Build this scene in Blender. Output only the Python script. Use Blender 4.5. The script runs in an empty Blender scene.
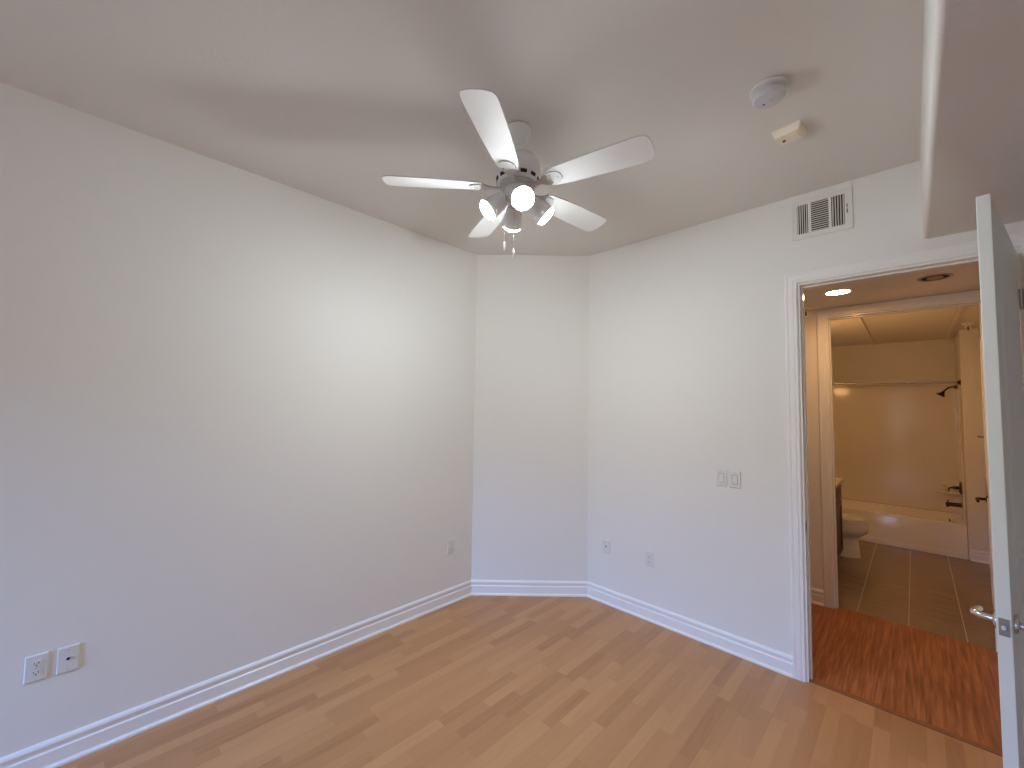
import bpy, bmesh, math
from mathutils import Vector, Matrix
S = bpy.context.scene
COL = S.collection
PI = math.pi

# ------------------------------------------------------------------ camera, world, light, exposure
H = 3.048                      # bedroom ceiling
XL, YB = -2.835, 3.142         # left wall, back wall
YC, XC = 2.4226, -2.1032       # ends of the diagonal corner wall
XR, YR = 2.30, -3.40           # right wall, rear wall (behind the camera)
CAM_Z = 1.6553

cam_d = bpy.data.cameras.new('camera')
cam_d.sensor_fit = 'HORIZONTAL'; cam_d.sensor_width = 36.0
cam_d.lens = 410.902 / 1024 * 36.0
cam_d.clip_start = 0.02
cam = bpy.data.objects.new('camera', cam_d); COL.objects.link(cam)
pit, rol, yaw = 0.0545, 0.0143, -0.7736
F = Vector((math.sin(yaw) * math.cos(pit), math.cos(yaw) * math.cos(pit), math.sin(pit)))
R0 = Vector((math.cos(yaw), -math.sin(yaw), 0)); U0 = R0.cross(F)
Rv = R0 * math.cos(rol) + U0 * math.sin(rol); Uv = -R0 * math.sin(rol) + U0 * math.cos(rol)
cam.matrix_world = Matrix(((Rv.x, Uv.x, -F.x, 0), (Rv.y, Uv.y, -F.y, 0), (Rv.z, Uv.z, -F.z, CAM_Z), (0, 0, 0, 1)))
S.camera = cam

S.view_settings.view_transform = 'Standard'
S.view_settings.look = 'None'
S.view_settings.exposure = 0.0
S.view_settings.gamma = 1.0
S.view_settings.use_curve_mapping = False
S.cycles.use_denoising = True
S.cycles.max_bounces = 10
S.cycles.diffuse_bounces = 7
S.cycles.glossy_bounces = 4
S.cycles.sample_clamp_indirect = 4.0
S.cycles.caustics_reflective = False
S.cycles.caustics_refractive = False

SKY_STRENGTH = 42
BULB_STRENGTH = 103
SPOT_POWER = 22           # the forward beam of each reflector bulb
CAN_STRENGTH = 135
VANITY_STRENGTH = 34
WIN = (-2.72, -1.42, 0.75, 2.40)   # window in the rear wall: x0, x1, z0, z1

w = bpy.data.worlds.new('daylight_sky'); S.world = w
w.use_nodes = True
nt = w.node_tree; nt.nodes.clear()
o = nt.nodes.new('ShaderNodeOutputWorld'); bg = nt.nodes.new('ShaderNodeBackground')
tc = nt.nodes.new('ShaderNodeTexCoord'); sx = nt.nodes.new('ShaderNodeSeparateXYZ'); rp = nt.nodes.new('ShaderNodeValToRGB')
mp = nt.nodes.new('ShaderNodeMapRange'); mp.inputs[1].default_value = -1; mp.inputs[2].default_value = 1
nt.links.new(tc.outputs['Generated'], sx.inputs[0]); nt.links.new(sx.outputs[2], mp.inputs[0]); nt.links.new(mp.outputs[0], rp.inputs[0])
cr = rp.color_ramp
cr.elements[0].position = 0.30; cr.elements[0].color = (0.055, 0.05, 0.045, 1)   # ground and the block across the way
cr.elements[1].position = 0.600; cr.elements[1].color = (0.27, 0.48, 1.0, 1)    # open sky above it
e = cr.elements.new(0.550); e.color = (0.09, 0.085, 0.08, 1)
e = cr.elements.new(0.85); e.color = (0.20, 0.42, 1.0, 1)
nt.links.new(rp.outputs[0], bg.inputs[0]); bg.inputs[1].default_value = SKY_STRENGTH
nt.links.new(bg.outputs[0], o.inputs[0])

WIN2 = (-0.52, -0.22, 0.75, 2.40)  # narrow window right of it
for q in (WIN, WIN2):
  pl = bpy.data.lights.new('window_portal', 'AREA'); pl.shape = 'RECTANGLE'
  pl.size = q[1] - q[0]; pl.size_y = q[3] - q[2]; pl.cycles.is_portal = True
  po = bpy.data.objects.new('window_portal', pl); COL.objects.link(po)
  po.location = ((q[0] + q[1]) / 2, YR - 0.06, (q[2] + q[3]) / 2); po.rotation_euler = (PI / 2, 0, 0)

# ------------------------------------------------------------------ materials
def srgb(r, g, b):
    f = lambda c: (c / 255 / 12.92) if c / 255 <= 0.04045 else ((c / 255 + 0.055) / 1.055) ** 2.4
    return (f(r), f(g), f(b), 1)

class NT:
    def __init__(s, name):
        s.m = bpy.data.materials.new(name); s.m.use_nodes = True
        s.t = s.m.node_tree; s.b = s.t.nodes['Principled BSDF']
    def n(s, typ, **kw):
        x = s.t.nodes.new(typ)
        for k, v in kw.items(): setattr(x, k, v)
        return x
    def l(s, a, b): s.t.links.new(a, b)
    def math(s, op, a, b=None):
        x = s.n('ShaderNodeMath', operation=op)
        for i, v in enumerate((a, b)):
            if v is None: continue
            if isinstance(v, (int, float)): x.inputs[i].default_value = v
            else: s.l(v, x.inputs[i])
        return x.outputs[0]

def paint(name, col, rough=0.5, bump=0.0, scale=120, spec=0.5, metal=0.0, var=0.0):
    q = NT(name); b = q.b
    b.inputs['Base Color'].default_value = col; b.inputs['Roughness'].default_value = rough
    b.inputs['Metallic'].default_value = metal; b.inputs['Specular IOR Level'].default_value = spec
    tcn = q.n('ShaderNodeTexCoord')
    nz = q.n('ShaderNodeTexNoise'); nz.inputs['Scale'].default_value = scale; nz.inputs['Detail'].default_value = 2
    q.l(tcn.outputs['Object'], nz.inputs['Vector'])
    if bump:
        bp = q.n('ShaderNodeBump'); bp.inputs['Strength'].default_value = bump; bp.inputs['Distance'].default_value = 0.002
        q.l(nz.outputs['Fac'], bp.inputs['Height']); q.l(bp.outputs[0], b.inputs['Normal'])
    if var:
        mr = q.n('ShaderNodeMapRange'); mr.inputs[3].default_value = max(0, rough - var); mr.inputs[4].default_value = rough + var
        q.l(nz.outputs['Fac'], mr.inputs[0]); q.l(mr.outputs[0], b.inputs['Roughness'])
    return q.m

def emit(name, col, strength):
    q = NT(name); b = q.b
    b.inputs['Base Color'].default_value = (0.8, 0.8, 0.8, 1)
    b.inputs['Emission Color'].default_value = col; b.inputs['Emission Strength'].default_value = strength
    return q.m

def wood_floor():
    q = NT('laminate_staves')
    tcn = q.n('ShaderNodeTexCoord'); sp = q.n('ShaderNodeSeparateXYZ'); q.l(tcn.outputs['Object'], sp.inputs[0])
    x, y = sp.outputs[0], sp.outputs[1]
    xs = q.math('DIVIDE', x, 0.066); row = q.math('FLOOR', xs)
    h1 = q.n('ShaderNodeTexWhiteNoise', noise_dimensions='1D'); q.l(row, h1.inputs['W'])
    h2 = q.n('ShaderNodeTexWhiteNoise', noise_dimensions='1D'); q.l(q.math('ADD', row, 71.3), h2.inputs['W'])
    ln = q.math('ADD', q.math('MULTIPLY', h1.outputs[0], 0.22), 0.36)
    ys = q.math('DIVIDE', q.math('ADD', y, q.math('MULTIPLY', h2.outputs[0], 9.0)), ln)
    col = q.math('FLOOR', ys)
    cb = q.n('ShaderNodeCombineXYZ'); q.l(row, cb.inputs[0]); q.l(col, cb.inputs[1])
    h3 = q.n('ShaderNodeTexWhiteNoise', noise_dimensions='3D'); q.l(cb.outputs[0], h3.inputs['Vector'])
    tone = h3.outputs['Value']
    # grain stretched along the staves, shifted from stave to stave
    gv = q.n('ShaderNodeCombineXYZ'); q.l(q.math('MULTIPLY', x, 34.0), gv.inputs[0]); q.l(q.math('MULTIPLY', y, 2.6), gv.inputs[1]); q.l(q.math('MULTIPLY', tone, 40.0), gv.inputs[2])
    g = q.n('ShaderNodeTexNoise'); g.inputs['Scale'].default_value = 1.0; g.inputs['Detail'].default_value = 5; g.inputs['Distortion'].default_value = 0.6
    q.l(gv.outputs[0], g.inputs['Vector'])
    rp = q.n('ShaderNodeValToRGB'); c = rp.color_ramp
    c.elements[0].position = 0.0; c.elements[0].color = srgb(156, 108, 72)
    c.elements[1].position = 1.0; c.elements[1].color = srgb(200, 152, 106)
    e1 = c.elements.new(0.3); e1.color = srgb(178, 129, 87)
    e2 = c.elements.new(0.7); e2.color = srgb(190, 141, 97)
    mixv = q.math('ADD', q.math('MULTIPLY', tone, 0.62), q.math('MULTIPLY', g.outputs['Fac'], 0.46))
    q.l(mixv, rp.inputs[0])
    # fine dark line between planks of three staves
    fx = q.math('FRACT', q.math('DIVIDE', x, 0.198))
    edge = q.math('LESS_THAN', q.math('MINIMUM', fx, q.math('SUBTRACT', 1.0, fx)), 0.004)
    mx = q.n('ShaderNodeMix', data_type='RGBA'); q.l(q.math('MULTIPLY', edge, 0.35), mx.inputs['Factor'])
    q.l(rp.outputs[0], mx.inputs['A']); mx.inputs['B'].default_value = srgb(95, 62, 42)
    q.l(mx.outputs['Result'], q.b.inputs['Base Color'])
    q.b.inputs['Roughness'].default_value = 0.34; q.b.inputs['Specular IOR Level'].default_value = 0.45
    return q.m

def hall_floor():
    q = NT('cherry_laminate')
    tcn = q.n('ShaderNodeTexCoord'); sp = q.n('ShaderNodeSeparateXYZ'); q.l(tcn.outputs['Object'], sp.inputs[0])
    x, y = sp.outputs[0], sp.outputs[1]
    row = q.math('FLOOR', q.math('DIVIDE', x, 0.125))
    h = q.n('ShaderNodeTexWhiteNoise', noise_dimensions='1D'); q.l(row, h.inputs['W'])
    gv = q.n('ShaderNodeCombineXYZ'); q.l(q.math('MULTIPLY', x, 62.0), gv.inputs[0]); q.l(q.math('MULTIPLY', y, 3.2), gv.inputs[1]); q.l(q.math('MULTIPLY', h.outputs[0], 30.0), gv.inputs[2])
    g = q.n('ShaderNodeTexNoise'); g.inputs['Scale'].default_value = 1.0; g.inputs['Detail'].default_value = 4; q.l(gv.outputs[0], g.inputs['Vector'])
    rp = q.n('ShaderNodeValToRGB'); c = rp.color_ramp
    c.elements[0].position = 0.25; c.elements[0].color = srgb(122, 70, 38)
    c.elements[1].position = 0.78; c.elements[1].color = srgb(200, 134, 84)
    e1 = c.elements.new(0.5); e1.color = srgb(164, 98, 58)
    q.l(g.outputs['Fac'], rp.inputs[0]); q.l(rp.outputs[0], q.b.inputs['Base Color'])
    q.b.inputs['Roughness'].default_value = 0.38
    return q.m

def tile_floor():
    q = NT('bath_tile')
    tcn = q.n('ShaderNodeTexCoord'); sp = q.n('ShaderNodeSeparateXYZ'); q.l(tcn.outputs['Object'], sp.inputs[0])
    x, y = sp.outputs[0], sp.outputs[1]
    fx = q.math('FRACT', q.math('DIVIDE', q.math('ADD', x, 0.381 + 0.308 * 20), 0.308))
    fy = q.math('FRACT', q.math('DIVIDE', q.math('ADD', y, 0.30), 0.61))
    ex = q.math('LESS_THAN', q.math('MINIMUM', fx, q.math('SUBTRACT', 1.0, fx)), 0.0085)
    gv = q.n('ShaderNodeCombineXYZ'); q.l(q.math('MULTIPLY', x, 3.0), gv.inputs[0]); q.l(q.math('MULTIPLY', y, 46.0), gv.inputs[1])
    g = q.n('ShaderNodeTexNoise'); g.inputs['Scale'].default_value = 1.0; g.inputs['Detail'].default_value = 3; q.l(gv.outputs[0], g.inputs['Vector'])
    rp = q.n('ShaderNodeValToRGB'); c = rp.color_ramp
    c.elements[0].position = 0.3; c.elements[0].color = srgb(132, 108, 88)
    c.elements[1].position = 0.7; c.elements[1].color = srgb(152, 127, 104)
    q.l(g.outputs['Fac'], rp.inputs[0])
    mx = q.n('ShaderNodeMix', data_type='RGBA'); q.l(ex, mx.inputs['Factor'])
    q.l(rp.outputs[0], mx.inputs['A']); mx.inputs['B'].default_value = srgb(205, 185, 160)
    q.l(mx.outputs['Result'], q.b.inputs['Base Color'])
    q.b.inputs['Roughness'].default_value = 0.19
    return q.m

def cabinet_wood():
    q = NT('dark_cabinet_wood')
    tcn = q.n('ShaderNodeTexCoord'); mpn = q.n('ShaderNodeMapping'); mpn.inputs['Scale'].default_value = (20, 20, 2)
    nz = q.n('ShaderNodeTexNoise'); nz.inputs['Detail'].default_value = 4; nz.inputs['Scale'].default_value = 2.0
    q.l(tcn.outputs['Object'], mpn.inputs[0]); q.l(mpn.outputs[0], nz.inputs['Vector'])
    rp = q.n('ShaderNodeValToRGB'); rp.color_ramp.elements[0].color = srgb(70, 40, 27); rp.color_ramp.elements[1].color = srgb(108, 64, 42)
    q.l(nz.outputs['Fac'], rp.inputs[0]); q.l(rp.outputs[0], q.b.inputs['Base Color']); q.b.inputs['Roughness'].default_value = 0.4
    return q.m

M = dict(
    wall=paint('wall_paint', srgb(232, 230, 226), 0.72, 0.25, 160, 0.25),
    ceil=paint('ceiling_paint', srgb(224, 221, 216), 0.85, 0.5, 90, 0.2),
    trim=paint('trim_paint', srgb(238, 237, 236), 0.34, 0.03, 40),
    jamb=paint('glossy_trim_paint', srgb(236, 234, 231), 0.16, 0.02, 30),
    door=paint('door_paint', srgb(228, 232, 226), 0.42, 0.05, 60),
    plate=paint('white_plastic', srgb(224, 223, 220), 0.35),
    fan=paint('white_enamel', srgb(236, 236, 234), 0.3),
    blade=paint('white_blade_laminate', srgb(226, 226, 224), 0.5),
    fan_grey=paint('greyed_fan_metal', srgb(196, 196, 194), 0.35),
    bezel=paint('grey_switch_gap', srgb(150, 150, 148), 0.5),
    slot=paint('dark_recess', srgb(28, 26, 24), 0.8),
    detector=paint('grey_white_plastic', srgb(202, 203, 207), 0.45),
    cream=paint('cream_plastic', srgb(238, 226, 206), 0.45),
    red=paint('red_lens', srgb(120, 40, 30), 0.3),
    vent=paint('vent_enamel', srgb(228, 226, 220), 0.4),
    chrome=paint('satin_chrome', srgb(205, 203, 200), 0.2, metal=1.0, var=0.05),
    nickel=paint('dull_nickel', srgb(150, 142, 126), 0.42, metal=0.7),
    bronze=paint('oiled_bronze', srgb(70, 52, 40), 0.35, metal=0.8, var=0.05),
    brass=paint('sprinkler_brass', srgb(190, 150, 90), 0.3, metal=0.9),
    acrylic=paint('white_acrylic', srgb(238, 234, 228), 0.12),
    surround=paint('surround_fiberglass', srgb(234, 228, 218), 0.12),
    porcelain=paint('porcelain', srgb(240, 238, 234), 0.08),
    counter=paint('cultured_marble', srgb(232, 222, 205), 0.2),
    floor=wood_floor(), hall=hall_floor(), tile=tile_floor(), cabinet=cabinet_wood(),
    thresh=paint('threshold_wood', srgb(150, 92, 58), 0.4),
    seam=paint('threshold_gap', srgb(70, 40, 25), 0.6),
    bulb=emit('lit_led_bulb', (0.90, 0.98, 1.0, 1), BULB_STRENGTH),
    can=emit('lit_recessed_lamp', (1.0, 0.55, 0.23, 1), CAN_STRENGTH),
    globe=emit('lit_vanity_globe', (1.0, 0.51, 0.18, 1), VANITY_STRENGTH),
    lens=paint('unlit_lamp_lens', srgb(170, 150, 130), 0.3),
)
gq = NT('window_glass'); gq.t.nodes.remove(gq.b)
tr = gq.n('ShaderNodeBsdfTransparent'); gl = gq.n('ShaderNodeBsdfGlossy'); gl.inputs['Roughness'].default_value = 0.02
mxs = gq.n('ShaderNodeMixShader'); mxs.inputs[0].default_value = 0.06
gq.l(tr.outputs[0], mxs.inputs[1]); gq.l(gl.outputs[0], mxs.inputs[2]); gq.l(mxs.outputs[0], gq.t.nodes['Material Output'].inputs[0])
M['glass'] = gq.m

# ------------------------------------------------------------------ mesh helpers
class MB:
    def __init__(s): s.bm = bmesh.new()
    def box(s, x0, x1, y0, y1, z0, z1, bevel=0.0, seg=2):
        vs = [s.bm.verts.new((x, y, z)) for x in (x0, x1) for y in (y0, y1) for z in (z0, z1)]
        fs = [s.bm.faces.new([vs[i] for i in q]) for q in ((0, 1, 3, 2), (4, 6, 7, 5), (0, 4, 5, 1), (2, 3, 7, 6), (0, 2, 6, 4), (1, 5, 7, 3))]
        if bevel:
            es = list({e for f in fs for e in f.edges})
            bmesh.ops.bevel(s.bm, geom=es, offset=bevel, segments=seg, affect='EDGES', profile=0.5)
        return s
    def rings(s, rs, cap0=True, cap1=True, closed=True):
        V = [[s.bm.verts.new(p) for p in r] for r in rs]
        n = len(V[0])
        for a, b in zip(V, V[1:]):
            for i in range(n if closed else n - 1):
                j = (i + 1) % n
                s.bm.faces.new((a[i], a[j], b[j], b[i]))
        if cap0 and closed: s.bm.faces.new(list(reversed(V[0])))
        if cap1 and closed: s.bm.faces.new(V[-1])
        return s
    def lathe(s, prof, c=(0, 0, 0), axis=(0, 0, 1), seg=32, cap0=True, cap1=True):
        ax = Vector(axis).normalized(); t = Vector((1, 0, 0)) if abs(ax.x) < 0.9 else Vector((0, 1, 0))
        u = (t - ax * t.dot(ax)).normalized(); v = ax.cross(u); c = Vector(c)
        rs = [[c + ax * h + (u * math.cos(2 * PI * i / seg) + v * math.sin(2 * PI * i / seg)) * max(r, 1e-5) for i in range(seg)] for r, h in prof]
        return s.rings(rs, cap0, cap1)
    def cyl(s, p0, p1, r0, r1=None, seg=20):
        p0, p1 = Vector(p0), Vector(p1); d = p1 - p0
        return s.lathe([(r0, 0), (r0 if r1 is None else r1, d.length)], p0, d, seg)
    def tube(s, pts, r, seg=12):
        pts = [Vector(p) for p in pts]; rr = r if isinstance(r, (list, tuple)) else [r] * len(pts)
        rs = []; up = None
        for i, p in enumerate(pts):
            d = (pts[min(i + 1, len(pts) - 1)] - pts[max(i - 1, 0)]).normalized()
            if up is None: up = Vector((0, 0, 1)) if abs(d.z) < 0.9 else Vector((1, 0, 0))
            u = (up - d * up.dot(d)).normalized(); v = d.cross(u); up = u
            rs.append([p + (u * math.cos(2 * PI * k / seg) + v * math.sin(2 * PI * k / seg)) * rr[i] for k in range(seg)])
        return s.rings(rs)
    def sphere(s, c, r, seg=16, sz=1.0):
        n = seg // 2
        return s.lathe([(r * math.sin(PI * i / n), -r * sz * math.cos(PI * i / n)) for i in range(n + 1)], c, (0, 0, 1), seg)
    def prism(s, pts, f, d0, d1):
        """outline pts (2-D) swept from depth d0 to d1; f maps (u, v, depth) to a point"""
        return s.rings([[Vector(f(u, v, d0)) for u, v in pts], [Vector(f(u, v, d1)) for u, v in pts]])
    def ellipses(s, L, seg=32):
        """L: (z, cx, cy, rx, ry) rings, egg power kept simple"""
        return s.rings([[Vector((cx + rx * math.cos(2 * PI * i / seg), cy + ry * math.sin(2 * PI * i / seg), z)) for i in range(seg)] for z, cx, cy, rx, ry in L])
    def build(s, name, mat, parent=None, smooth=None):
        bmesh.ops.remove_doubles(s.bm, verts=s.bm.verts, dist=1e-6)
        bmesh.ops.recalc_face_normals(s.bm, faces=s.bm.faces)
        me = bpy.data.meshes.new(name); s.bm.to_mesh(me); s.bm.free()
        me.materials.append(mat)
        ob = bpy.data.objects.new(name, me); COL.objects.link(ob)
        if smooth is not None:
            for p in me.polygons: p.use_smooth = True
            try: me.set_sharp_from_angle(angle=math.radians(smooth))
            except Exception: pass
        if parent is not None: ob.parent = parent
        return ob

def tag(o, label, cat, group=None, kind=None):
    o['label'] = label; o['category'] = cat
    if group: o['group'] = group
    if kind: o['kind'] = kind
    return o
def thing(name, loc, rz, label, cat, group=None, kind=None):
    o = bpy.data.objects.new(name, None); COL.objects.link(o)
    o.empty_display_size = 0.1
    o.location = loc; o.rotation_euler = (0, 0, rz)
    return tag(o, label, cat, group, kind)
def struct(mb, name, mat, label, cat, smooth=None):
    return tag(mb.build(name, mat, None, smooth), label, cat, None, 'structure')

# ------------------------------------------------------------------ the setting: bedroom
T = 0.115
DX0, DX1, DZ = -0.502, 0.385, 2.458       # bedroom door opening (clear), head height
BX0, BX1, BZ = -0.510, 0.376, 2.460       # bathroom door opening
YH = 4.450                                # hall face of the bathroom wall
YT = 4.510                                # hall floor meets the tile
HC, BC = 2.545, 2.62                      # hall and bathroom ceiling heights
BXL, BXR, BYE = -1.15, 0.56, 7.78         # bathroom left, right, end wall
JT = 0.016                                # jamb board thickness

struct(MB().box(XL, XR, YR, 3.158, -0.08, 0), 'floor', M['floor'], 'honey brown wood laminate floor of the empty bedroom', 'floor')
struct(MB().box(XL - .1, XR + .1, YR - .1, YB + T, H, H + .1), 'ceiling', M['ceil'], 'plain off white bedroom ceiling carrying the fan', 'ceiling')
struct(MB().box(XL - .1, XL, YR - .1, YC + .04, -.08, H), 'wall_left', M['wall'], 'long white bedroom wall on the left side', 'wall')
# diagonal corner wall
dv = Vector((XC - XL, YB - YC, 0)).normalized(); dn = Vector((-dv.y, dv.x, 0))
mb = MB(); a, b = Vector((XL, YC, 0)), Vector((XC, YB, 0))
mb.prism([(a.x, a.y), (b.x, b.y), (b.x + dn.x * .1, b.y + dn.y * .1), (a.x + dn.x * .1, a.y + dn.y * .1)], lambda u, v, d: (u, v, d), -.08, H)
struct(mb, 'wall_corner', M['wall'], 'narrow white diagonal wall cutting the far room corner', 'wall')
mb = MB()
mb.box(XC - .04, DX0 - JT, YB, YB + T, -.08, H); mb.box(DX1 + JT, XR + .1, YB, YB + T, -.08, H); mb.box(DX0 - JT, DX1 + JT, YB, YB + T, DZ + JT, H)
struct(mb, 'wall_back', M['wall'], 'white bedroom wall with the doorway and the air vent', 'wall')
struct(MB().box(XR, XR + .1, YR - .1, YB, -.08, H), 'wall_right', M['wall'], 'white bedroom wall behind the open door', 'wall')
mb = MB()
mb.box(XL, WIN[0], YR - .12, YR, -.08, H); mb.box(WIN[1], WIN2[0], YR - .12, YR, -.08, H); mb.box(WIN2[1], XR, YR - .12, YR, -.08, H)
for q in (WIN, WIN2): mb.box(q[0], q[1], YR - .12, YR, -.08, q[2]); mb.box(q[0], q[1], YR - .12, YR, q[3], H)
struct(mb, 'wall_rear', M['wall'], 'white bedroom wall with the window behind the camera', 'wall')
# window
for nm, q, lb in (('window_1', WIN, 'wide white framed window in the rear bedroom wall'), ('window_2', WIN2, 'narrow white framed window in the rear bedroom wall')):
    wn = thing(nm, ((q[0] + q[1]) / 2, YR, q[2]), 0, lb, 'window', None, 'structure')
    hw, hh = (q[1] - q[0]) / 2, q[3] - q[2]
    mb = MB(); fr = .045
    mb.box(-hw, hw, -.10, -.03, 0, fr); mb.box(-hw, hw, -.10, -.03, hh - fr, hh); mb.box(-hw, -hw + fr, -.10, -.03, fr, hh - fr); mb.box(hw - fr, hw, -.10, -.03, fr, hh - fr)
    if hw > .4: mb.box(-.025, .025, -.10, -.03, fr, hh - fr)
    mb.build('window_frame', M['trim'], wn)
    for a_, b_ in (((-hw + fr, -.025), (.025, hw - fr)) if hw > .4 else ((-hw + fr, hw - fr),)):
        MB().box(a_, b_, -.068, -.064, fr, hh - fr).build('window_pane', M['glass'], wn)
    MB().box(-hw - .03, hw + .03, -.03, .04, -.025, 0, .004).build('window_sill', M['trim'], wn)
# soffit with a rounded lower edge
mb = MB(); r = .019; sx0, sz0 = .064, 2.598
pts = [(XR, H), (sx0, H)] + [(sx0 + r - r * math.cos(k * PI / 16), sz0 + r - r * math.sin(k * PI / 16)) for k in range(9)] + [(XR, sz0)]
mb.prism(pts, lambda u, v, d: (u, d, v), YR, YB)
struct(mb, 'ceiling_soffit', M['ceil'], 'dropped ceiling soffit with rounded edge at upper right', 'soffit', 40)

# baseboards: one profile swept along the walls, mitred at the corners, one object a wall
BASE = [(0, 0), (.026, 0), (.026, .010), (.0175, .0175), (.0155, .021), (.0155, .076), (.0095, .082), (.0095, .097), (.0140, .100), (.0145, .109), (.011, .117), (.004, .123), (0, .124)]
def offs(P, d):
    out = []
    for i, p in enumerate(P):
        ns = []
        for a, b in ((i - 1, i), (i, i + 1)):
            if 0 <= a and b < len(P):
                t = (P[b] - P[a]).normalized(); ns.append(Vector((t.y, -t.x)))
        if len(ns) == 1: out.append(p + ns[0] * d)
        else:
            m_ = (ns[0] + ns[1]).normalized(); out.append(p + m_ * (d / m_.dot(ns[0])))
    return out
def baseboard(P, names, scale=1.0):
    P = [Vector(p) for p in P]
    L = [(offs(P, d), z * scale) for d, z in BASE]
    for i, (nm, lb) in enumerate(names):
        mb = MB()
        mb.rings([[Vector((o_[i].x, o_[i].y, z)) for o_, z in L], [Vector((o_[i + 1].x, o_[i + 1].y, z)) for o_, z in L]])
        struct(mb, nm, M['trim'], lb, 'baseboard')
baseboard([(XL, YR), (XL, YC), (XC, YB), (-.581, YB)], [('baseboard_left', 'white moulded baseboard along the long left wall'), ('baseboard_corner', 'white moulded baseboard under the diagonal corner wall'), ('baseboard_back', 'white moulded baseboard between corner and doorway')])
baseboard([(.452, YB), (XR, YB), (XR, YR)], [('baseboard_door', 'white moulded baseboard on the wall right of the doorway'), ('baseboard_right', 'white moulded baseboard behind the open door')])

# door frames: jamb boards, stops and mitred casing
CAS = [(0.012, 0), (0.012, .012), (.016, .015), (.030, .015), (.034, .018), (.060, .018), (.066, .021), (.074, .021), (.078, .017), (.078, 0)]
def door_frame(name, label, x0, x1, zt, y0, y1, stop_y, faces, mat):
    root = thing(name, ((x0 + x1) / 2, y0, 0), 0, label, 'door frame', None, 'structure')
    ox, oy = (x0 + x1) / 2, y0
    L = lambda x, y, z: Vector((x - ox, y - oy, z))
    mb = MB(); e_ = .001
    for (a, b, c, d) in ((x0 - JT, x0, 0, zt), (x1, x1 + JT, 0, zt), (x0 - JT, x1 + JT, zt, zt + JT)):
        mb.box(a - ox, b - ox, -e_, y1 - y0 + e_, c, d)
    mb.build('jamb', M['jamb'], root)
    mb = MB()
    for (a, b, c, d) in ((x0, x0 + .011, 0, zt), (x1 - .011, x1, 0, zt), (x0 + .011, x1 - .011, zt - .011, zt)):
        mb.box(a - ox, b - ox, stop_y - oy, stop_y - oy + .034, c, d, .002, 1)
    mb.build('door_stop', M['jamb'], root)
    for yf, sg, top in faces:
        mb = MB(); sc = (top - zt - .002) / .079 if top else 1
        P = lambda u: [(x0 - u, 0), (x0 - u, zt + u * sc), (x1 + u, zt + u * sc), (x1 + u, 0)]
        mb.rings([[L(P(u + .001)[k][0], yf + sg * v, P(u + .001)[k][1]) for u, v in CAS] for k in range(4)])
        mb.build('casing', mat, root)
    return root
f1 = door_frame('trim_1', 'white moulded frame around the bedroom doorway', DX0, DX1, DZ, YB, YB + T, YB + .042, [(YB, -1, None), (YB + T, 1, HC)], M['trim'])
MB().box(DX0 - (DX0 + DX1) / 2, DX0 - (DX0 + DX1) / 2 + .0015, .008, .034, .90, .96).build('strike_plate', M['bronze'], f1)
f2 = door_frame('trim_2', 'cream lit frame around the bathroom doorway', BX0, BX1, BZ, YH, YH + T, YH + .03, [(YH, -1, HC), (YH + T, 1, None)], M['trim'])

# ------------------------------------------------------------------ the setting: hall and bathroom
HX0, HX1 = -1.75, 1.7
struct(MB().box(HX0, HX1, 3.168, YT, -.08, 0), 'floor_hall', M['hall'], 'reddish cherry laminate floor of the hall beyond the doorway', 'floor')
th = thing('trim_3', ((DX0 + DX1) / 2, 3.163, 0), 0, 'thin dark seam strip where bedroom and hall floors meet', 'threshold', None, 'structure')
MB().box(-.4435, .4435, -.006, -.002, -.08, .0006).build('joint', M['seam'], th)
MB().box(-.4435, .4435, -.002, .034, -.08, .003, .001, 1).build('strip', M['thresh'], th)
struct(MB().box(HX0, HX1, YB + T, YH, HC, HC + .1), 'ceiling_hall', M['ceil'], 'low hall ceiling with a glowing recessed light', 'ceiling')
struct(MB().box(HX0 - .1, HX0, YB + T, YH, -.08, HC), 'wall_hall_left', M['wall'], 'end wall of the hall on the left', 'wall')
struct(MB().box(HX1, HX1 + .1, YB + T, YH, -.08, HC), 'wall_hall_right', M['wall'], 'end wall of the hall on the right', 'wall')
mb = MB()
mb.box(HX0 - .1, BX0 - JT, YH, YH + T, -.08, BC + .1); mb.box(BX1 + JT, HX1 + .1, YH, YH + T, -.08, BC + .1); mb.box(BX0 - JT, BX1 + JT, YH, YH + T, BZ + JT, BC + .1)
struct(mb, 'wall_hall_far', M['wall'], 'hall wall holding the bathroom doorway', 'wall')
baseboard([(HX0, YH), (BX0 - .080, YH)], [('baseboard_hall', 'cream lit baseboard on hall wall left of bathroom doorway')])
struct(MB().box(BXL - .1, BXR + .1, YT, BYE + .1, -.08, 0), 'floor_bathroom', M['tile'], 'brown bathroom tile floor with long pale grout lines', 'floor')
struct(MB().box(BXL - .1, BXR + .1, YH + T, BYE + .1, BC, BC + .1), 'ceiling_bathroom', M['ceil'], 'amber lit bathroom ceiling with two thin battens', 'ceiling')
struct(MB().box(BXL - .1, BXL, YH + T, BYE + .1, -.08, BC), 'wall_bathroom_left', M['wall'], 'bathroom wall behind vanity and toilet tank', 'wall')
struct(MB().box(BXR, BXR + .1, YH + T, BYE + .1, -.08, BC), 'wall_bathroom_right', M['wall'], 'bathroom wall behind the open bathroom door', 'wall')
struct(MB().box(BXL, BXR, BYE, BYE + .1, -.08, BC), 'wall_bathroom_end', M['wall'], 'end wall of bathroom above the tub surround', 'wall')
YW = 7.0; XW = .402
struct(MB().box(XW, BXR, YW, BYE, -.08, BC, .012, 3), 'wall_wing', M['wall'], 'short wing wall at the shower end of the tub', 'wall', 40)
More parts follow.
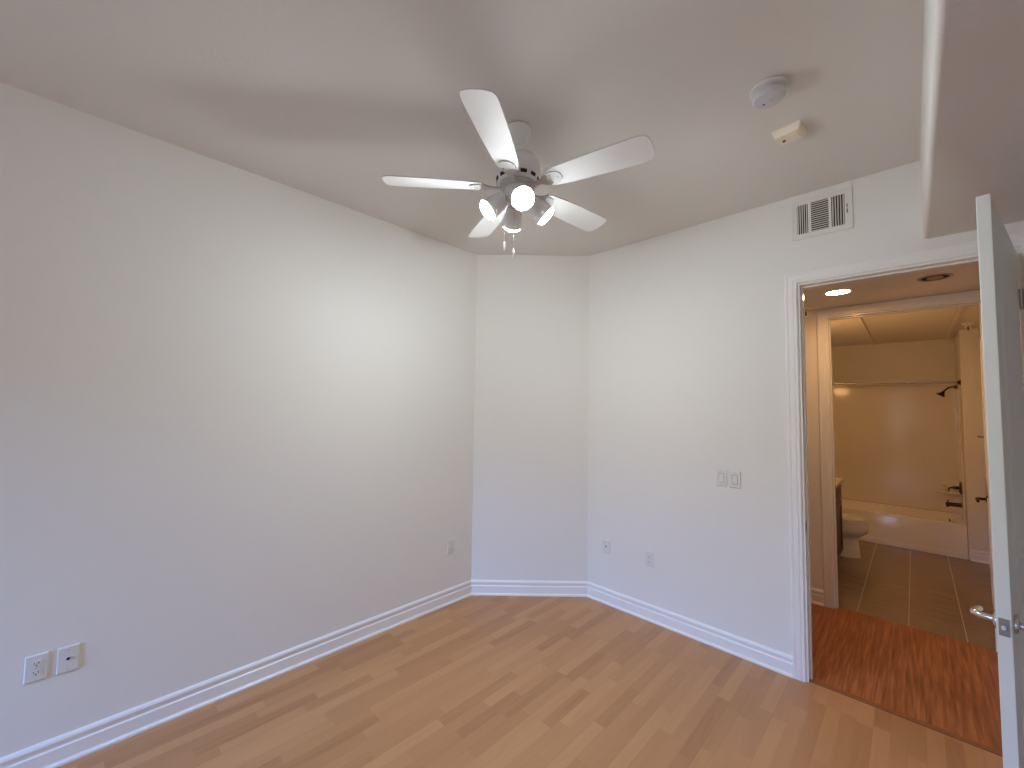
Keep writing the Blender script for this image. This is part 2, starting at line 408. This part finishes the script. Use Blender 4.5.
baseboard([(XW + .012, YW), (BXR, YW)], [('baseboard_wing', 'cream baseboard at foot of the shower wing wall')])
struct(MB().box(-.392, -.360, YH + T, BYE, BC - .016, BC, .003, 1), 'trim_4', M['ceil'], 'thin batten on the bathroom ceiling, left one', 'trim')
struct(MB().box(.322, .352, YH + T, BYE, BC - .02, BC, .003, 1), 'trim_5', M['ceil'], 'thin batten on the bathroom ceiling, right one', 'trim')

# ------------------------------------------------------------------ doors
def arch_outline(x0, x1, z0, z1, rise, n=14):
    pts = [(x0, z0), (x1, z0)]
    if rise == 0: return pts + [(x1, z1), (x0, z1)]
    for i in range(n + 1):
        t = i / n; x = x1 + (x0 - x1) * t
        pts.append((x, z1 + rise * (1 - (2 * t - 1) ** 2)))
    return pts
def inset_outline(pts, d):
    n = len(pts); out = []
    for i in range(n):
        p0, p1, p2 = Vector(pts[i - 1]), Vector(pts[i]), Vector(pts[(i + 1) % n])
        t1 = (p1 - p0).normalized(); t2 = (p2 - p1).normalized()
        n1, n2 = Vector((-t1.y, t1.x)), Vector((-t2.y, t2.x)); m_ = (n1 + n2).normalized()
        out.append(tuple(p1 + m_ * (d / max(m_.dot(n1), .4))))
    return out
def lever(root, x, y, z, sy, dx, mat, name='lever_handle'):
    """rosette and lever on the face whose outward side is sy (local y); lever points along dx"""
    mb = MB(); mb.lathe([(.031, 0), (.031, .006), (.026, .011), (.014, .013)], (x, y, z), (0, sy, 0), 28)
    o_ = mb.build(name, mat, root, 40)
    mb = MB()
    P = [(x, y + sy * .010, z), (x, y + sy * .045, z), (x + dx * .006, y + sy * .056, z), (x + dx * .020, y + sy * .060, z), (x + dx * .055, y + sy * .060, z - .003), (x + dx * .105, y + sy * .056, z - .010)]
    mb.tube(P, [.0115, .0115, .0125, .0125, .0115, .0100], 14)
    mb.build('lever', mat, o_, 50)
def door_leaf(name, label, hinge, ang, W, Ht, th_, mat, metal, hinge_side, lev_z, thick_sign):
    """leaf along local +X from the hinge; thickness towards thick_sign * Y"""
    root = thing(name, (hinge[0], hinge[1], 0), ang, label, 'door', None, 'structure')
    y0, y1 = (0, th_) if thick_sign > 0 else (-th_, 0)
    g = .004
    MB().box(g, W, y0, y1, .010, Ht, .0025, 2).build('door_leaf', mat, root)
    for (x0, x1, z0, z1, rise) in ((.125, W - .125, .24, .95, 0), (.125, W - .125, 1.10, Ht - .25, .075)):
        for sgn, yf in ((-1, y0), (1, y1)):
            out = arch_outline(x0, x1, z0, z1, rise); A = out
            mb = MB()
            rs = [(0, 0), (.006, .006), (.014, .007), (.022, .001), (.034, .001), (.060, .006)]
            mb.rings([[Vector((u, yf + sgn * hgt, v)) for u, v in (inset_outline(A, d) if d else A)] for d, hgt in rs], cap0=False)
            mb.build('moulded_panel', mat, root)
    for sgn, yf in ((-1, y0), (1, y1)):
        lever(root, W - .065, yf, lev_z, sgn, -1, metal)
    ym = (y0 + y1) / 2
    lp = MB().box(W - .001, W + .0012, ym - .0125, ym + .0125, lev_z - .029, lev_z + .029).build('latch_plate', M['nickel'], root)
    MB().box(W + .0012, W + .010, ym - .006, ym + .006, lev_z - .008, lev_z + .009, .002, 1).build('latch_bolt', metal, lp)
    for hz in (.20, Ht / 2, Ht - .23):
        hb = MB(); hb.cyl((-.004, hinge_side * .006, hz - .05), (-.004, hinge_side * .006, hz + .05), .0075, None, 14)
        hb.box(-.004, .045, hinge_side * .0005 - .001, hinge_side * .0005 + .001, hz - .05, hz + .05)
        hb.build('hinge', metal, root, 40)
    return root
# bedroom door: hinge on the right jamb, latch edge near the camera
hx, hy = DX1 - .002, YB - .010
d1 = Vector((.2185 - hx, 2.206 - hy)); Wd = d1.length
main_door = door_leaf('door_1', 'tall white panelled bedroom door standing open at right edge', (hx, hy), math.atan2(d1.y, d1.x), Wd, 2.440, .036, M['door'], M['chrome'], 1, .928, -1)
# bathroom door: opens into the bathroom, against the right wall
bh = (BX1 - .002, YH + T + .004)
a2 = math.atan2(.845, .062)
bath_door = door_leaf('door_2', 'white bathroom door swung open inside the bathroom', bh, a2, .845, 2.44, .036, M['door'], M['bronze'], -1, .925, -1)
mb = MB(); yk = 0.0
mb.lathe([(.020, 0), (.020, .004), (.008, .007)], (.80, yk, 1.451), (0, 1, 0), 18); mb.tube([(.80, yk + .005, 1.451), (.80, yk + .035, 1.449), (.80, yk + .042, 1.458)], .005, 10)
mb.build('robe_hook', M['bronze'], bath_door, 40)

# ------------------------------------------------------------------ ceiling fan
FX, FY = -1.385, 1.437
fan = thing('ceiling_fan', (FX, FY, H), 0, 'white five blade ceiling fan with four lit spotlights', 'ceiling fan')
MB().lathe([(.060, 0), (.066, -.004), (.066, -.016), (.056, -.040), (.040, -.070), (.030, -.084), (.018, -.088)], (0, 0, 0), (0, 0, 1), 40).build('canopy', M['fan'], fan, 40)
mb = MB(); mb.cyl((0, 0, -.080), (0, 0, -.160), .0125); mb.lathe([(.012, -.128), (.026, -.134), (.028, -.146), (.022, -.156)], (0, 0, 0), (0, 0, 1), 24)
mb.build('downrod', M['fan'], fan, 40)
house = MB().lathe([(.03, -.146), (.072, -.152), (.100, -.168), (.112, -.194), (.116, -.228), (.114, -.254), (.106, -.264), (.102, -.280), (.094, -.290), (.03, -.291)], (0, 0, 0), (0, 0, 1), 48).build('motor_housing', M['fan'], fan, 40)
for k in range(12):
    a = 2 * PI * k / 12
    rs = []
    for da in (-.15, -.075, 0, .075, .15):
        ux, uy = math.cos(a + da), math.sin(a + da)
        rs.append([Vector((ux * q_, uy * q_, z)) for q_, z in ((.1075, -.2610), (.1070, -.2650), (.1048, -.2780), (.0985, -.2780), (.0985, -.2610))])
    MB().rings(rs).build('cooling_slot', M['slot'], house)
MB().lathe([(.05, -.290), (.088, -.292), (.088, -.304), (.06, -.308)], (0, 0, 0), (0, 0, 1), 40).build('flywheel', M['fan_grey'], fan, 40)
BASE_ANG = math.radians(184.5 + 44.3)
zb = -.302
for k in range(5):
    a = BASE_ANG + k * 2 * PI / 5
    Rz = Matrix.Rotation(a, 4, 'Z'); Rp = Matrix.Rotation(math.radians(-12), 4, 'X')
    mb = MB()
    # outline of the blade along +X, rounded tip, narrower root
    up = [(.170, .048), (.200, .055), (.300, .063), (.420, .069), (.540, .072), (.605, .073), (.632, .069), (.647, .058), (.653, .040), (.656, .015)]
    out = up + [(x, -y) for x, y in reversed(up)]
    mb.prism(out, lambda u, v, d: (u, v, d), -.003, .003)
    bmesh.ops.transform(mb.bm, matrix=Matrix.Translation((0, 0, zb)) @ Rz @ Rp, verts=mb.bm.verts)
    bl = mb.build('fan_blade', M['blade'], fan)
    mb = MB()
    ir = [(.082, .014), (.110, .011), (.135, .014), (.160, .034), (.190, .042), (.222, .036), (.240, .016)]
    mb.prism(ir + [(x, -y) for x, y in reversed(ir)], lambda u, v, d: (u, v, d), -.010, -.0032)
    for sx_, sy_ in ((.185, .024), (.185, -.024), (.222, 0)):
        mb.lathe([(.006, 0), (.005, -.003), (.001, -.004)], (sx_, sy_, -.010), (0, 0, 1), 10)
    bmesh.ops.transform(mb.bm, matrix=Matrix.Translation((0, 0, zb)) @ Rz @ Rp, verts=mb.bm.verts)
    mb.build('blade_iron', M['fan_grey'], bl)
kit = MB().lathe([(.058, -.306), (.064, -.318), (.066, -.338), (.060, -.358), (.046, -.380), (.022, -.392), (.008, -.400)], (0, 0, 0), (0, 0, 1), 40).build('light_kit', M['fan'], fan, 40)
for k in range(4):
    a = math.radians(-80 + 44.3 + 90 * k)
    hd = Vector((math.cos(a), math.sin(a), 0)); ax = (hd * math.cos(math.radians(41)) + Vector((0, 0, -1)) * math.sin(math.radians(41))).normalized()
    piv = hd * .075 + Vector((0, 0, -.370))
    mb = MB()
    mb.tube([hd * .045 + Vector((0, 0, -.352)), hd * .070 + Vector((0, 0, -.360)), piv + ax * .012], .010, 10)
    mb.lathe([(.020, -.012), (.034, -.006), (.040, .012), (.045, .040), (.052, .074), (.0545, .094), (.051, .094), (.050, .080)], piv, ax, 32, cap1=True)
    hb = mb.build('spotlight_head', M['fan'], kit, 40)
    mb = MB(); q_ = piv + ax * .084
    mb.lathe([(.0495, 0), (.0495, .012), (.047, .020), (.037, .027), (.018, .031), (.001, .032)], q_, ax, 28)
    mb.build('bulb', M['bulb'], hb, 60)
    sp = bpy.data.lights.new('reflector_beam', 'SPOT'); sp.energy = SPOT_POWER; sp.color = (0.90, 0.98, 1.0)
    sp.spot_size = math.radians(172); sp.spot_blend = 1.0; sp.shadow_soft_size = 0.03
    so = bpy.data.objects.new('reflector_beam', sp); COL.objects.link(so); so.parent = hb
    so.location = q_ + ax * .066; so.rotation_euler = ax.to_track_quat('-Z', 'Y').to_euler()
for (px, py, ln) in ((-.047, -.040, .190), (-.014, -.006, .225)):
    mb = MB(); n = 34; z0 = -.386
    for i in range(n): mb.sphere((px, py, z0 - ln * i / n), .0019, 6)
    pc = mb.build('pull_chain', M['fan_grey'], fan)
    MB().lathe([(.002, 0), (.0058, -.004), (.0058, -.040), (.003, -.046)], (px, py, z0 - ln), (0, 0, 1), 14).build('pull_knob', M['plate'], pc, 40)

# ------------------------------------------------------------------ ceiling devices
sd = thing('smoke_detector', (-.410, 1.985, H), 0, 'round white smoke detector on the bedroom ceiling', 'smoke detector')
MB().lathe([(.066, 0), (.072, -.004), (.072, -.010), (.064, -.014)], (0, 0, 0), (0, 0, 1), 44).build('mounting_ring', M['plate'], sd, 40)
MB().lathe([(.044, -.012), (.044, -.028), (.061, -.030), (.061, -.046), (.055, -.054), (.02, -.057), (.001, -.057)], (0, 0, 0), (0, 0, 1), 44).build('detector_cover', M['detector'], sd, 40)
MB().lathe([(.011, -.0565), (.011, -.0585), (.008, -.0595), (.001, -.0595)], (.004, .004, 0), (0, 0, 1), 24).build('test_button', M['detector'], sd, 40)
MB().lathe([(.004, -.056), (.004, -.058)], (-.022, .012, 0), (0, 0, 1), 12).build('indicator_light', M['slot'], sd)
al = thing('alarm_strobe', (-.404, 2.370, H), math.radians(-8), 'small cream rectangular alarm box on ceiling next to smoke detector', 'alarm')
mb = MB(); a_, b_ = .060, .054
mb.rings([[Vector((sx_ * a_ * k, sy_ * b_ * k2, z)) for sx_, sy_ in ((-1, -1), (1, -1), (1, 1), (-1, 1))] for k, k2, z in ((1, 1, 0), (1, 1, -.010), (.88, .84, -.034), (.83, .79, -.037))])
mb.build('alarm_housing', M['cream'], al)
MB().box(-.002, .042, -.030, .030, -.0405, -.036, .002, 1).build('sounder_grille', M['cream'], al)
MB().lathe([(.0075, -.036), (.0065, -.041), (.001, -.042)], (-.026, .004, 0), (0, 0, 1), 16).build('strobe_lens', M['red'], al, 40)

# ------------------------------------------------------------------ air vent
vx0, vx1, vz0, vz1 = -.536, -.228, 2.754, 3.010
vt = thing('air_vent', ((vx0 + vx1) / 2, YB, (vz0 + vz1) / 2), PI, 'white louvred air vent high above the doorway', 'vent')
vw, vh = (vx1 - vx0) / 2, (vz1 - vz0) / 2
mb = MB()
O = [(-vw, -vh), (vw, -vh), (vw, vh), (-vw, vh)]
holes = [(-.117, -.053), (-.039, .050), (.066, .123)]     # local x runs towards the left of the picture
cuts = [-vw, holes[0][0], holes[0][1], holes[1][0], holes[1][1], holes[2][0], holes[2][1], vw]
hzv = .095
mb.box(-vw, vw, 0, .004, hzv, vh); mb.box(-vw, vw, 0, .004, -vh, -hzv)
for a, b in ((cuts[0], cuts[1]), (cuts[2], cuts[3]), (cuts[4], cuts[5]), (cuts[6], cuts[7])): mb.box(a, b, 0, .004, -hzv, hzv)
fr_ = .010
for args in ((-vw, vw, .004, .008, vh - fr_, vh), (-vw, vw, .004, .008, -vh, -vh + fr_), (-vw, -vw + fr_, .004, .008, -vh + fr_, vh - fr_), (vw - fr_, vw, .004, .008, -vh + fr_, vh - fr_)): mb.box(*args)
mb.build('vent_frame', M['vent'], vt)
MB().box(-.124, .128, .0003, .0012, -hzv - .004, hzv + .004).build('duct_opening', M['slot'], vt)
for i, (a, b) in enumerate(holes):
    mb = MB()
    if i == 1:
        n = 14
        for k in range(n):
            z = -hzv + (k + .5) * 2 * hzv / n
            mb.prism([(.0014, z - .0042), (.0014, z - .0034), (.0056, z + .0002), (.0056, z - .0006)], lambda u, v, d: (d, u, v), a, b)
    else:
        n = 5; sg = 1 if i == 0 else -1
        for k in range(n):
            x = a + (k + .5) * (b - a) / n
            mb.prism([(x - sg * .0040, .0014), (x - sg * .0022, .0014), (x + sg * .0020, .0058), (x + sg * .0002, .0058)], lambda u, v, d: (u, v, d), -hzv, hzv)
    mb.build('louver_bank', M['vent'], vt)
mb = MB(); mb.box(-.1310, -.1265, .0041, .0052, -.028, .028)
mb.build('damper_slot', M['slot'], vt)
MB().box(-.140, -.124, .005, .013, -.002, .003).build('damper_lever', M['vent'], vt)
for sx_ in (.143,):
    MB().lathe([(.0045, .004), (.0035, .0060), (.001, .0065)], (sx_, 0, 0), (0, 1, 0), 12).build('screw', M['fan_grey'], vt, 40)

# ------------------------------------------------------------------ outlets, jacks, switches
def wall_plate(name, loc, rz, label, cat, group, wd=.071, ht=.115):
    r_ = thing(name, loc, rz, label, cat, group)
    a_, b_ = wd / 2, ht / 2
    mb = MB()
    mb.rings([[Vector((sx_ * (a_ - k), y, sz_ * (b_ - k))) for sx_, sz_ in ((-1, -1), (1, -1), (1, 1), (-1, 1))] for k, y in ((0, 0), (0, .0042), (.002, .0066), (.005, .0074))])
    mb.build('cover_plate', M['plate'], r_)
    return r_
def screw(r_, z): MB().lathe([(.0034, .0072), (.0030, .0084), (.0005, .0088)], (0, 0, z), (0, 1, 0), 12).build('screw', M['fan_grey'], r_, 40)
def duplex(loc, rz, label):
    r_ = wall_plate('wall_outlet', loc, rz, label, 'outlet', 'duplex outlets')
    for z in (-.0195, .0195):
        out = [(.0170 * math.cos(t), max(-.0140, min(.0140, .0170 * math.sin(t)))) for t in [2 * PI * i / 28 for i in range(28)]]
        mb = MB(); mb.prism(out, lambda u, v, d: (u, d, v + z), .007, .0096)
        rc = mb.build('receptacle', M['plate'], r_)
        mb = MB(); mb.box(-.0078, -.0056, .0095, .0101, z - .001, z + .008); mb.box(.0056, .0078, .0095, .0101, z, z + .007)
        mb.lathe([(.0027, .0095), (.0027, .0101)], (0, 0, z - .0065), (0, 1, 0), 12)
        mb.build('slots', M['slot'], rc)
    screw(r_, 0)
    return r_
def jack(loc, rz, label):
    r_ = wall_plate('jack_plate', loc, rz, label, 'jack plate', 'jack plates')
    screw(r_, .042); screw(r_, -.042)
    MB().lathe([(.0085, .007), (.0085, .0095), (.0065, .010)], (0, 0, .004), (0, 1, 0), 6).build('jack', M['fan_grey'], r_)
    MB().lathe([(.0058, .0098), (.0058, .0120), (.001, .0122)], (0, 0, .004), (0, 1, 0), 16).build('jack_socket', M['slot'], r_)
    return r_
def switch(loc, rz, label, dim):
    r_ = wall_plate('light_switch', loc, rz, label, 'light switch', 'light switches', .071, .115)
    MB().box(-.0185, .0185, .0065, .0080, -.0345, .0345, .001, 1).build('switch_bezel', M['bezel'], r_)
    if dim:
        MB().box(-.0150, .0150, .0078, .0096, -.031, .031, .001, 1).build('rocker', M['plate'], r_)
        MB().box(-.0075, .0075, .0094, .0145, -.026, -.006, .0015, 1).build('dimmer_slide', M['plate'], r_)
    else:
        mb = MB(); mb.prism([(.0078, -.031), (.0078, .031), (.0092, .031), (.0102, 0), (.0140, -.031)], lambda u, v, d: (d, u, v), -.0155, .0155)
        mb.build('rocker', M['plate'], r_)
    screw(r_, .048); screw(r_, -.048)
    return r_
LZ = -PI / 2
duplex((XL, -.110, .461), LZ, 'white duplex outlet low on left wall, nearest the camera')
jack((XL, -.013, .460), LZ, 'white jack plate on left wall beside the nearest outlet')
duplex((XL, 2.187, .465), LZ, 'white duplex outlet on left wall near the diagonal corner')
jack((-1.911, YB, .470), PI, 'white jack plate on back wall nearest the corner')
duplex((-1.522, YB, .468), PI, 'white duplex outlet on back wall below the switches')
switch((-.984, YB, 1.174), PI, 'left white rocker light switch beside the doorway', False)
switch((-.897, YB, 1.172), PI, 'right white dimmer light switch nearer the doorway', True)

# ------------------------------------------------------------------ hall fittings
def can_light(loc, label, lit):
    r_ = thing('recessed_light', loc, 0, label, 'recessed light', 'recessed hall lights')
    R_ = .088 if lit else .084
    MB().lathe([(R_ - .016, -.0005), (R_, -.001), (R_, -.003), (R_ - .010, -.007), (R_ - .018, -.004)], (0, 0, 0), (0, 0, 1), 40, False, False).build('trim_ring', M['trim'] if lit else M['lens'], r_, 50)
    if lit: MB().lathe([(R_ - .016, -.001), (R_ - .016, -.0030), (.03, -.0050), (.001, -.0055)], (0, 0, 0), (0, 0, 1), 40).build('lamp_lens', M['can'], r_, 50)
    else:
        MB().lathe([(R_ - .016, -.0008), (R_ - .016, -.0020)], (0, 0, 0), (0, 0, 1), 40).build('recess', M['slot'], r_, 50)
        MB().lathe([(.040, -.002), (.040, -.006), (.030, -.009), (.001, -.010)], (0, 0, 0), (0, 0, 1), 32).build('lamp_lens', M['lens'], r_, 50)
can_light((-.380, 3.866, HC), 'glowing round recessed light in the hall ceiling', True)
can_light((.125, 3.846, HC), 'unlit round recessed fixture in the hall ceiling', False)
def sprinkler(loc, label):
    r_ = thing('sprinkler_head', loc, 0, label, 'sprinkler', 'fire sprinklers')
    MB().lathe([(.048, 0), (.048, -.004), (.038, -.018), (.022, -.021)], (0, 0, 0), (0, 0, 1), 28).build('escutcheon', M['cream'], r_, 40)
    mb = MB(); mb.cyl((0, 0, -.018), (0, 0, -.034), .013)
    for sg in (-1, 1): mb.tube([(sg * .010, 0, -.030), (sg * .020, 0, -.044), (sg * .020, 0, -.060), (sg * .012, 0, -.072), (0, 0, -.078)], .0042, 8)
    mb.build('sprinkler_frame', M['cream'], r_, 40)
    MB().cyl((0, 0, -.034), (0, 0, -.076), .0045).build('heat_bulb', M['slot'], r_, 40)
    MB().lathe([(.022, -.079), (.022, -.081), (.001, -.082)], (0, 0, 0), (0, 0, 1), 20).build('deflector', M['cream'], r_)
sprinkler((-.642, 4.28, HC), 'small sprinkler head at hall ceiling beside bathroom frame')
sprinkler((.445, 6.55, BC), 'sprinkler head on bathroom ceiling by the shower wing wall')

# ------------------------------------------------------------------ bathroom
# bathtub (alcove)
TX0, TX1, TY0, TY1, TZ = BXL + .004, XW - .004, 7.012, BYE - .004, .382
tub = thing('bathtub', ((TX0 + TX1) / 2, TY0, 0), 0, 'white built-in alcove bathtub at the end of bathroom', 'bathtub')
cx_ = (TX0 + TX1) / 2; hw_ = (TX1 - TX0) / 2; dp = TY1 - TY0
mb = MB()
def rr(x0, x1, y0, y1, r_, z, n=6):
    P = []
    for (cx, cy, a0) in ((x1 - r_, y1 - r_, 0), (x0 + r_, y1 - r_, PI / 2), (x0 + r_, y0 + r_, PI), (x1 - r_, y0 + r_, 1.5 * PI)):
        for k in range(n + 1): P.append(Vector((cx + r_ * math.cos(a0 + k * PI / 2 / n), cy + r_ * math.sin(a0 + k * PI / 2 / n), z)))
    return P
mb.rings([rr(-hw_, hw_, 0, dp, .006, 0), rr(-hw_, hw_, 0, dp, .006, TZ - .014), rr(-hw_ + .004, hw_ - .004, .004, dp - .004, .010, TZ - .003), rr(-hw_ + .012, hw_ - .012, .012, dp - .012, .012, TZ),
          rr(-hw_ + .08, hw_ - .09, .065, dp - .06, .12, TZ), rr(-hw_ + .09, hw_ - .10, .075, dp - .07, .13, TZ - .012), rr(-hw_ + .22, hw_ - .17, .13, dp - .13, .14, .10), rr(-hw_ + .27, hw_ - .22, .17, dp - .17, .12, .06)])
mb.build('tub_shell', M['acrylic'], tub, 40)
mb = MB(); mb.box(-hw_, hw_, -.014, 0, 0, .050, .004, 1); mb.box(-hw_, hw_, -.009, 0, .050, .064, .003, 1)
mb.build('apron_trim', M['acrylic'], tub)
ov = MB().lathe([(.034, 0), (.034, -.006), (.026, -.012), (.001, -.013)], (hw_ - .112, dp * .42, .342), (1, 0, .25), 24).build('overflow_cover', M['bronze'], tub, 40)
# tub surround: three panels with a ledge on top and a moulded soap shelf
sr = thing('tub_surround', (cx_, BYE, TZ), 0, 'glossy white fibreglass surround above the bathtub', 'tub surround')
SZ = 2.02 - TZ
mb = MB(); t_ = .018
mb.box(-hw_, hw_, -t_, -.002, .001, SZ); mb.box(-hw_, -hw_ + t_, -dp + .07, -t_, .001, SZ); mb.box(hw_ - t_ * .8, hw_, -dp + .07, -t_, .001, SZ)
mb.box(-hw_, hw_, -t_ - .014, -.002, SZ, SZ + .03, .006, 2)
mb.build('surround_panels', M['surround'], sr)
mb = MB()
for z, dpt in ((.345, .11), (.265, .15)):
    pts = [(hw_ - .012, -t_), (hw_ - .012, -t_ - dpt)] + [(hw_ - .012 - dpt * 1.35 * math.sin(k * PI / 16), -t_ - dpt * math.cos(k * PI / 16)) for k in range(1, 9)]
    mb.prism(pts, lambda u, v, d: (u, v, d), z - .012, z + .006)
mb.build('soap_shelf', M['surround'], sr, 40)
# shower rod
rod = thing('shower_rod', (cx_, 7.04, 2.018), 0, 'straight metal shower curtain rod across the tub alcove', 'shower rod')
MB().cyl((-hw_ + .001, 0, .020), (hw_ - .001, 0, -.012), .0125, None, 18).build('rod', M['chrome'], rod, 40)
for sg in (-1, 1): MB().lathe([(.030, 0), (.030, .006), (.018, .020), (.016, .030)], (sg * (hw_ + .003), 0, .004 - sg * .016), (-sg, 0, 0), 24).build('rod_flange', M['bronze'], rod, 40)
# shower head
XF = XW - .0205
sh = thing('shower', (XF, 7.36, 1.968), 0, 'dark bronze shower head on bent arm at wing wall', 'shower head')
MB().lathe([(.028, 0), (.026, .006), (.012, .012)], (.001, 0, 0), (-1, 0, 0), 24).build('arm_flange', M['bronze'], sh, 40)
MB().tube([(0, 0, 0), (-.030, 0, .004), (-.060, 0, -.004), (-.085, 0, -.026), (-.108, 0, -.054)], .0085, 12).build('shower_arm', M['bronze'], sh, 50)
axs = Vector((-.52, 0, -.85)).normalized()
MB().lathe([(.012, -.006), (.014, .006), (.020, .020), (.036, .042), (.044, .050), (.044, .058), (.001, .058)], Vector((-.108, 0, -.054)), axs, 28).build('spray_head', M['bronze'], sh, 40)
# valve and spout
vv = thing('shower_valve', (XF, 7.36, .750), 0, 'dark bronze lever valve above the tub spout', 'shower valve')
MB().lathe([(.078, 0), (.078, .004), (.060, .012), (.026, .016)], (.001, 0, 0), (-1, 0, 0), 36).build('escutcheon', M['bronze'], vv, 40)
mb = MB(); mb.cyl((-.012, 0, 0), (-.066, 0, 0), .020, .014); mb.tube([(-.055, 0, 0), (-.082, 0, -.004), (-.098, 0, -.016), (-.100, 0, -.055)], [.012, .011, .009, .007], 12)
mb.build('lever_handle', M['bronze'], vv, 50)
spt = thing('tub_spout', (XF, 7.36, .545), 0, 'dark bronze tub spout below the shower valve', 'tub spout')
mb = MB(); mb.lathe([(.030, 0), (.028, .010), (.024, .030), (.023, .100), (.024, .126), (.018, .134)], (.001, 0, 0), (-1, 0, 0), 24); mb.cyl((-.115, 0, -.010), (-.115, 0, -.034), .016, .014, 16)
mb.build('spout_body', M['bronze'], spt, 40)
MB().lathe([(.005, 0), (.005, .018), (.009, .021), (.009, .030), (.001, .032)], (-.112, 0, .022), (0, 0, 1), 14).build('diverter_knob', M['bronze'], spt, 40)
# toilet, facing +x
tl = thing('toilet', (BXL, 6.19, 0), 0, 'white toilet beside the dark vanity cabinet', 'toilet')
xb = .50
mb = MB()
mb.ellipses([(0, xb - .045, 0, .225, .118), (.025, xb - .045, 0, .221, .114), (.10, xb - .050, 0, .218, .104), (.18, xb - .050, 0, .214, .100), (.222, xb - .044, 0, .212, .110), (.250, xb - .022, 0, .226, .142), (.275, xb - .006, 0, .241, .168), (.31, xb, 0, .248, .178), (.36, xb + .002, 0, .250, .184), (.385, xb + .002, 0, .248, .182), (.388, xb + .002, 0, .236, .170)], 40)
mb.box(.03, .34, -.105, .105, .12, .372, .03, 3)
mb.build('bowl', M['porcelain'], tl, 50)
MB().ellipses([(.388, xb - .005, 0, .225, .162), (.393, xb - .005, 0, .225, .162), (.394, xb - .005, 0, .250, .187), (.406, xb - .005, 0, .252, .189), (.412, xb - .005, 0, .246, .183)], 40).build('seat', M['porcelain'], tl, 40)
lid = MB().ellipses([(.412, xb - .008, 0, .228, .165), (.416, xb - .008, 0, .228, .165), (.418, xb - .008, 0, .248, .185), (.432, xb - .008, 0, .246, .183), (.442, xb - .012, 0, .205, .150), (.445, xb - .014, 0, .12, .09)], 40).build('lid', M['porcelain'], tl, 40)
mb = MB(); mb.box(.012, .200, -.215, .215, .372, .730, .022, 3); mb.build('tank', M['porcelain'], tl, 40)
MB().box(.006, .210, -.225, .225, .7305, .765, .010, 2).build('tank_lid', M['porcelain'], tl, 40)
mb = MB(); mb.cyl((.200, .150, .665), (.214, .150, .665), .012); mb.tube([(.214, .150, .665), (.222, .120, .663), (.222, .075, .658)], .006, 10); mb.build('flush_handle', M['chrome'], tl, 40)
# vanity
VY0, VY1, VXF = 4.62, 5.95, -.602
va = thing('vanity_cabinet', (BXL, (VY0 + VY1) / 2, 0), 0, 'dark wood bathroom vanity cabinet beside the toilet', 'vanity')
vd = VXF - .02 - BXL; hv = (VY1 - VY0) / 2
mb = MB(); mb.box(.002, vd, -hv, hv, .10, .862); mb.box(.002, vd - .07, -hv + .01, hv - .01, 0, .10); mb.build('body', M['cabinet'], va)
nb = 3
for k in range(nb):
    y0 = -hv + .02 + k * (2 * hv - .04) / nb; y1 = y0 + (2 * hv - .04) / nb - .012
    dr = MB().box(vd, vd + .02, y0, y1, .690, .838, .004, 2).build('drawer', M['cabinet'], va)
    dd = MB(); dd.box(vd, vd + .012, y0, y1, .125, .670)
    for q in ((y0, y1, .125, .18), (y0, y1, .615, .670), (y0, y0 + .055, .18, .615), (y1 - .055, y1, .18, .615)): dd.box(vd + .012, vd + .02, *q)
    ddo = dd.build('cabinet_door', M['cabinet'], va)
ct = thing('countertop', (BXL, (VY0 + VY1) / 2, .862), 0, 'pale countertop with backsplash on the dark vanity', 'countertop')
mb = MB(); mb.box(.002, vd + .035, -hv - .002, hv + .012, .0005, .038, .006, 2); mb.build('slab', M['counter'], ct, 40)
MB().box(.002, .022, -hv - .002, hv + .012, .0385, .14, .004, 1).build('backsplash', M['counter'], ct)
# vanity light above the mirror position
vl = thing('vanity_light', (BXL, 5.30, 2.05), 0, 'lit three globe light bar on bathroom wall above vanity', 'wall light')
MB().box(.001, .03, -.34, .34, -.05, .05, .006, 2).build('back_plate', M['chrome'], vl, 40)
for k in (-1, 0, 1):
    MB().cyl((.03, k * .23, 0), (.075, k * .23, 0), .022).build('socket', M['chrome'], vl, 40)
    MB().sphere((.130, k * .23, 0), .060, 20).build('globe', M['globe'], vl, 60)
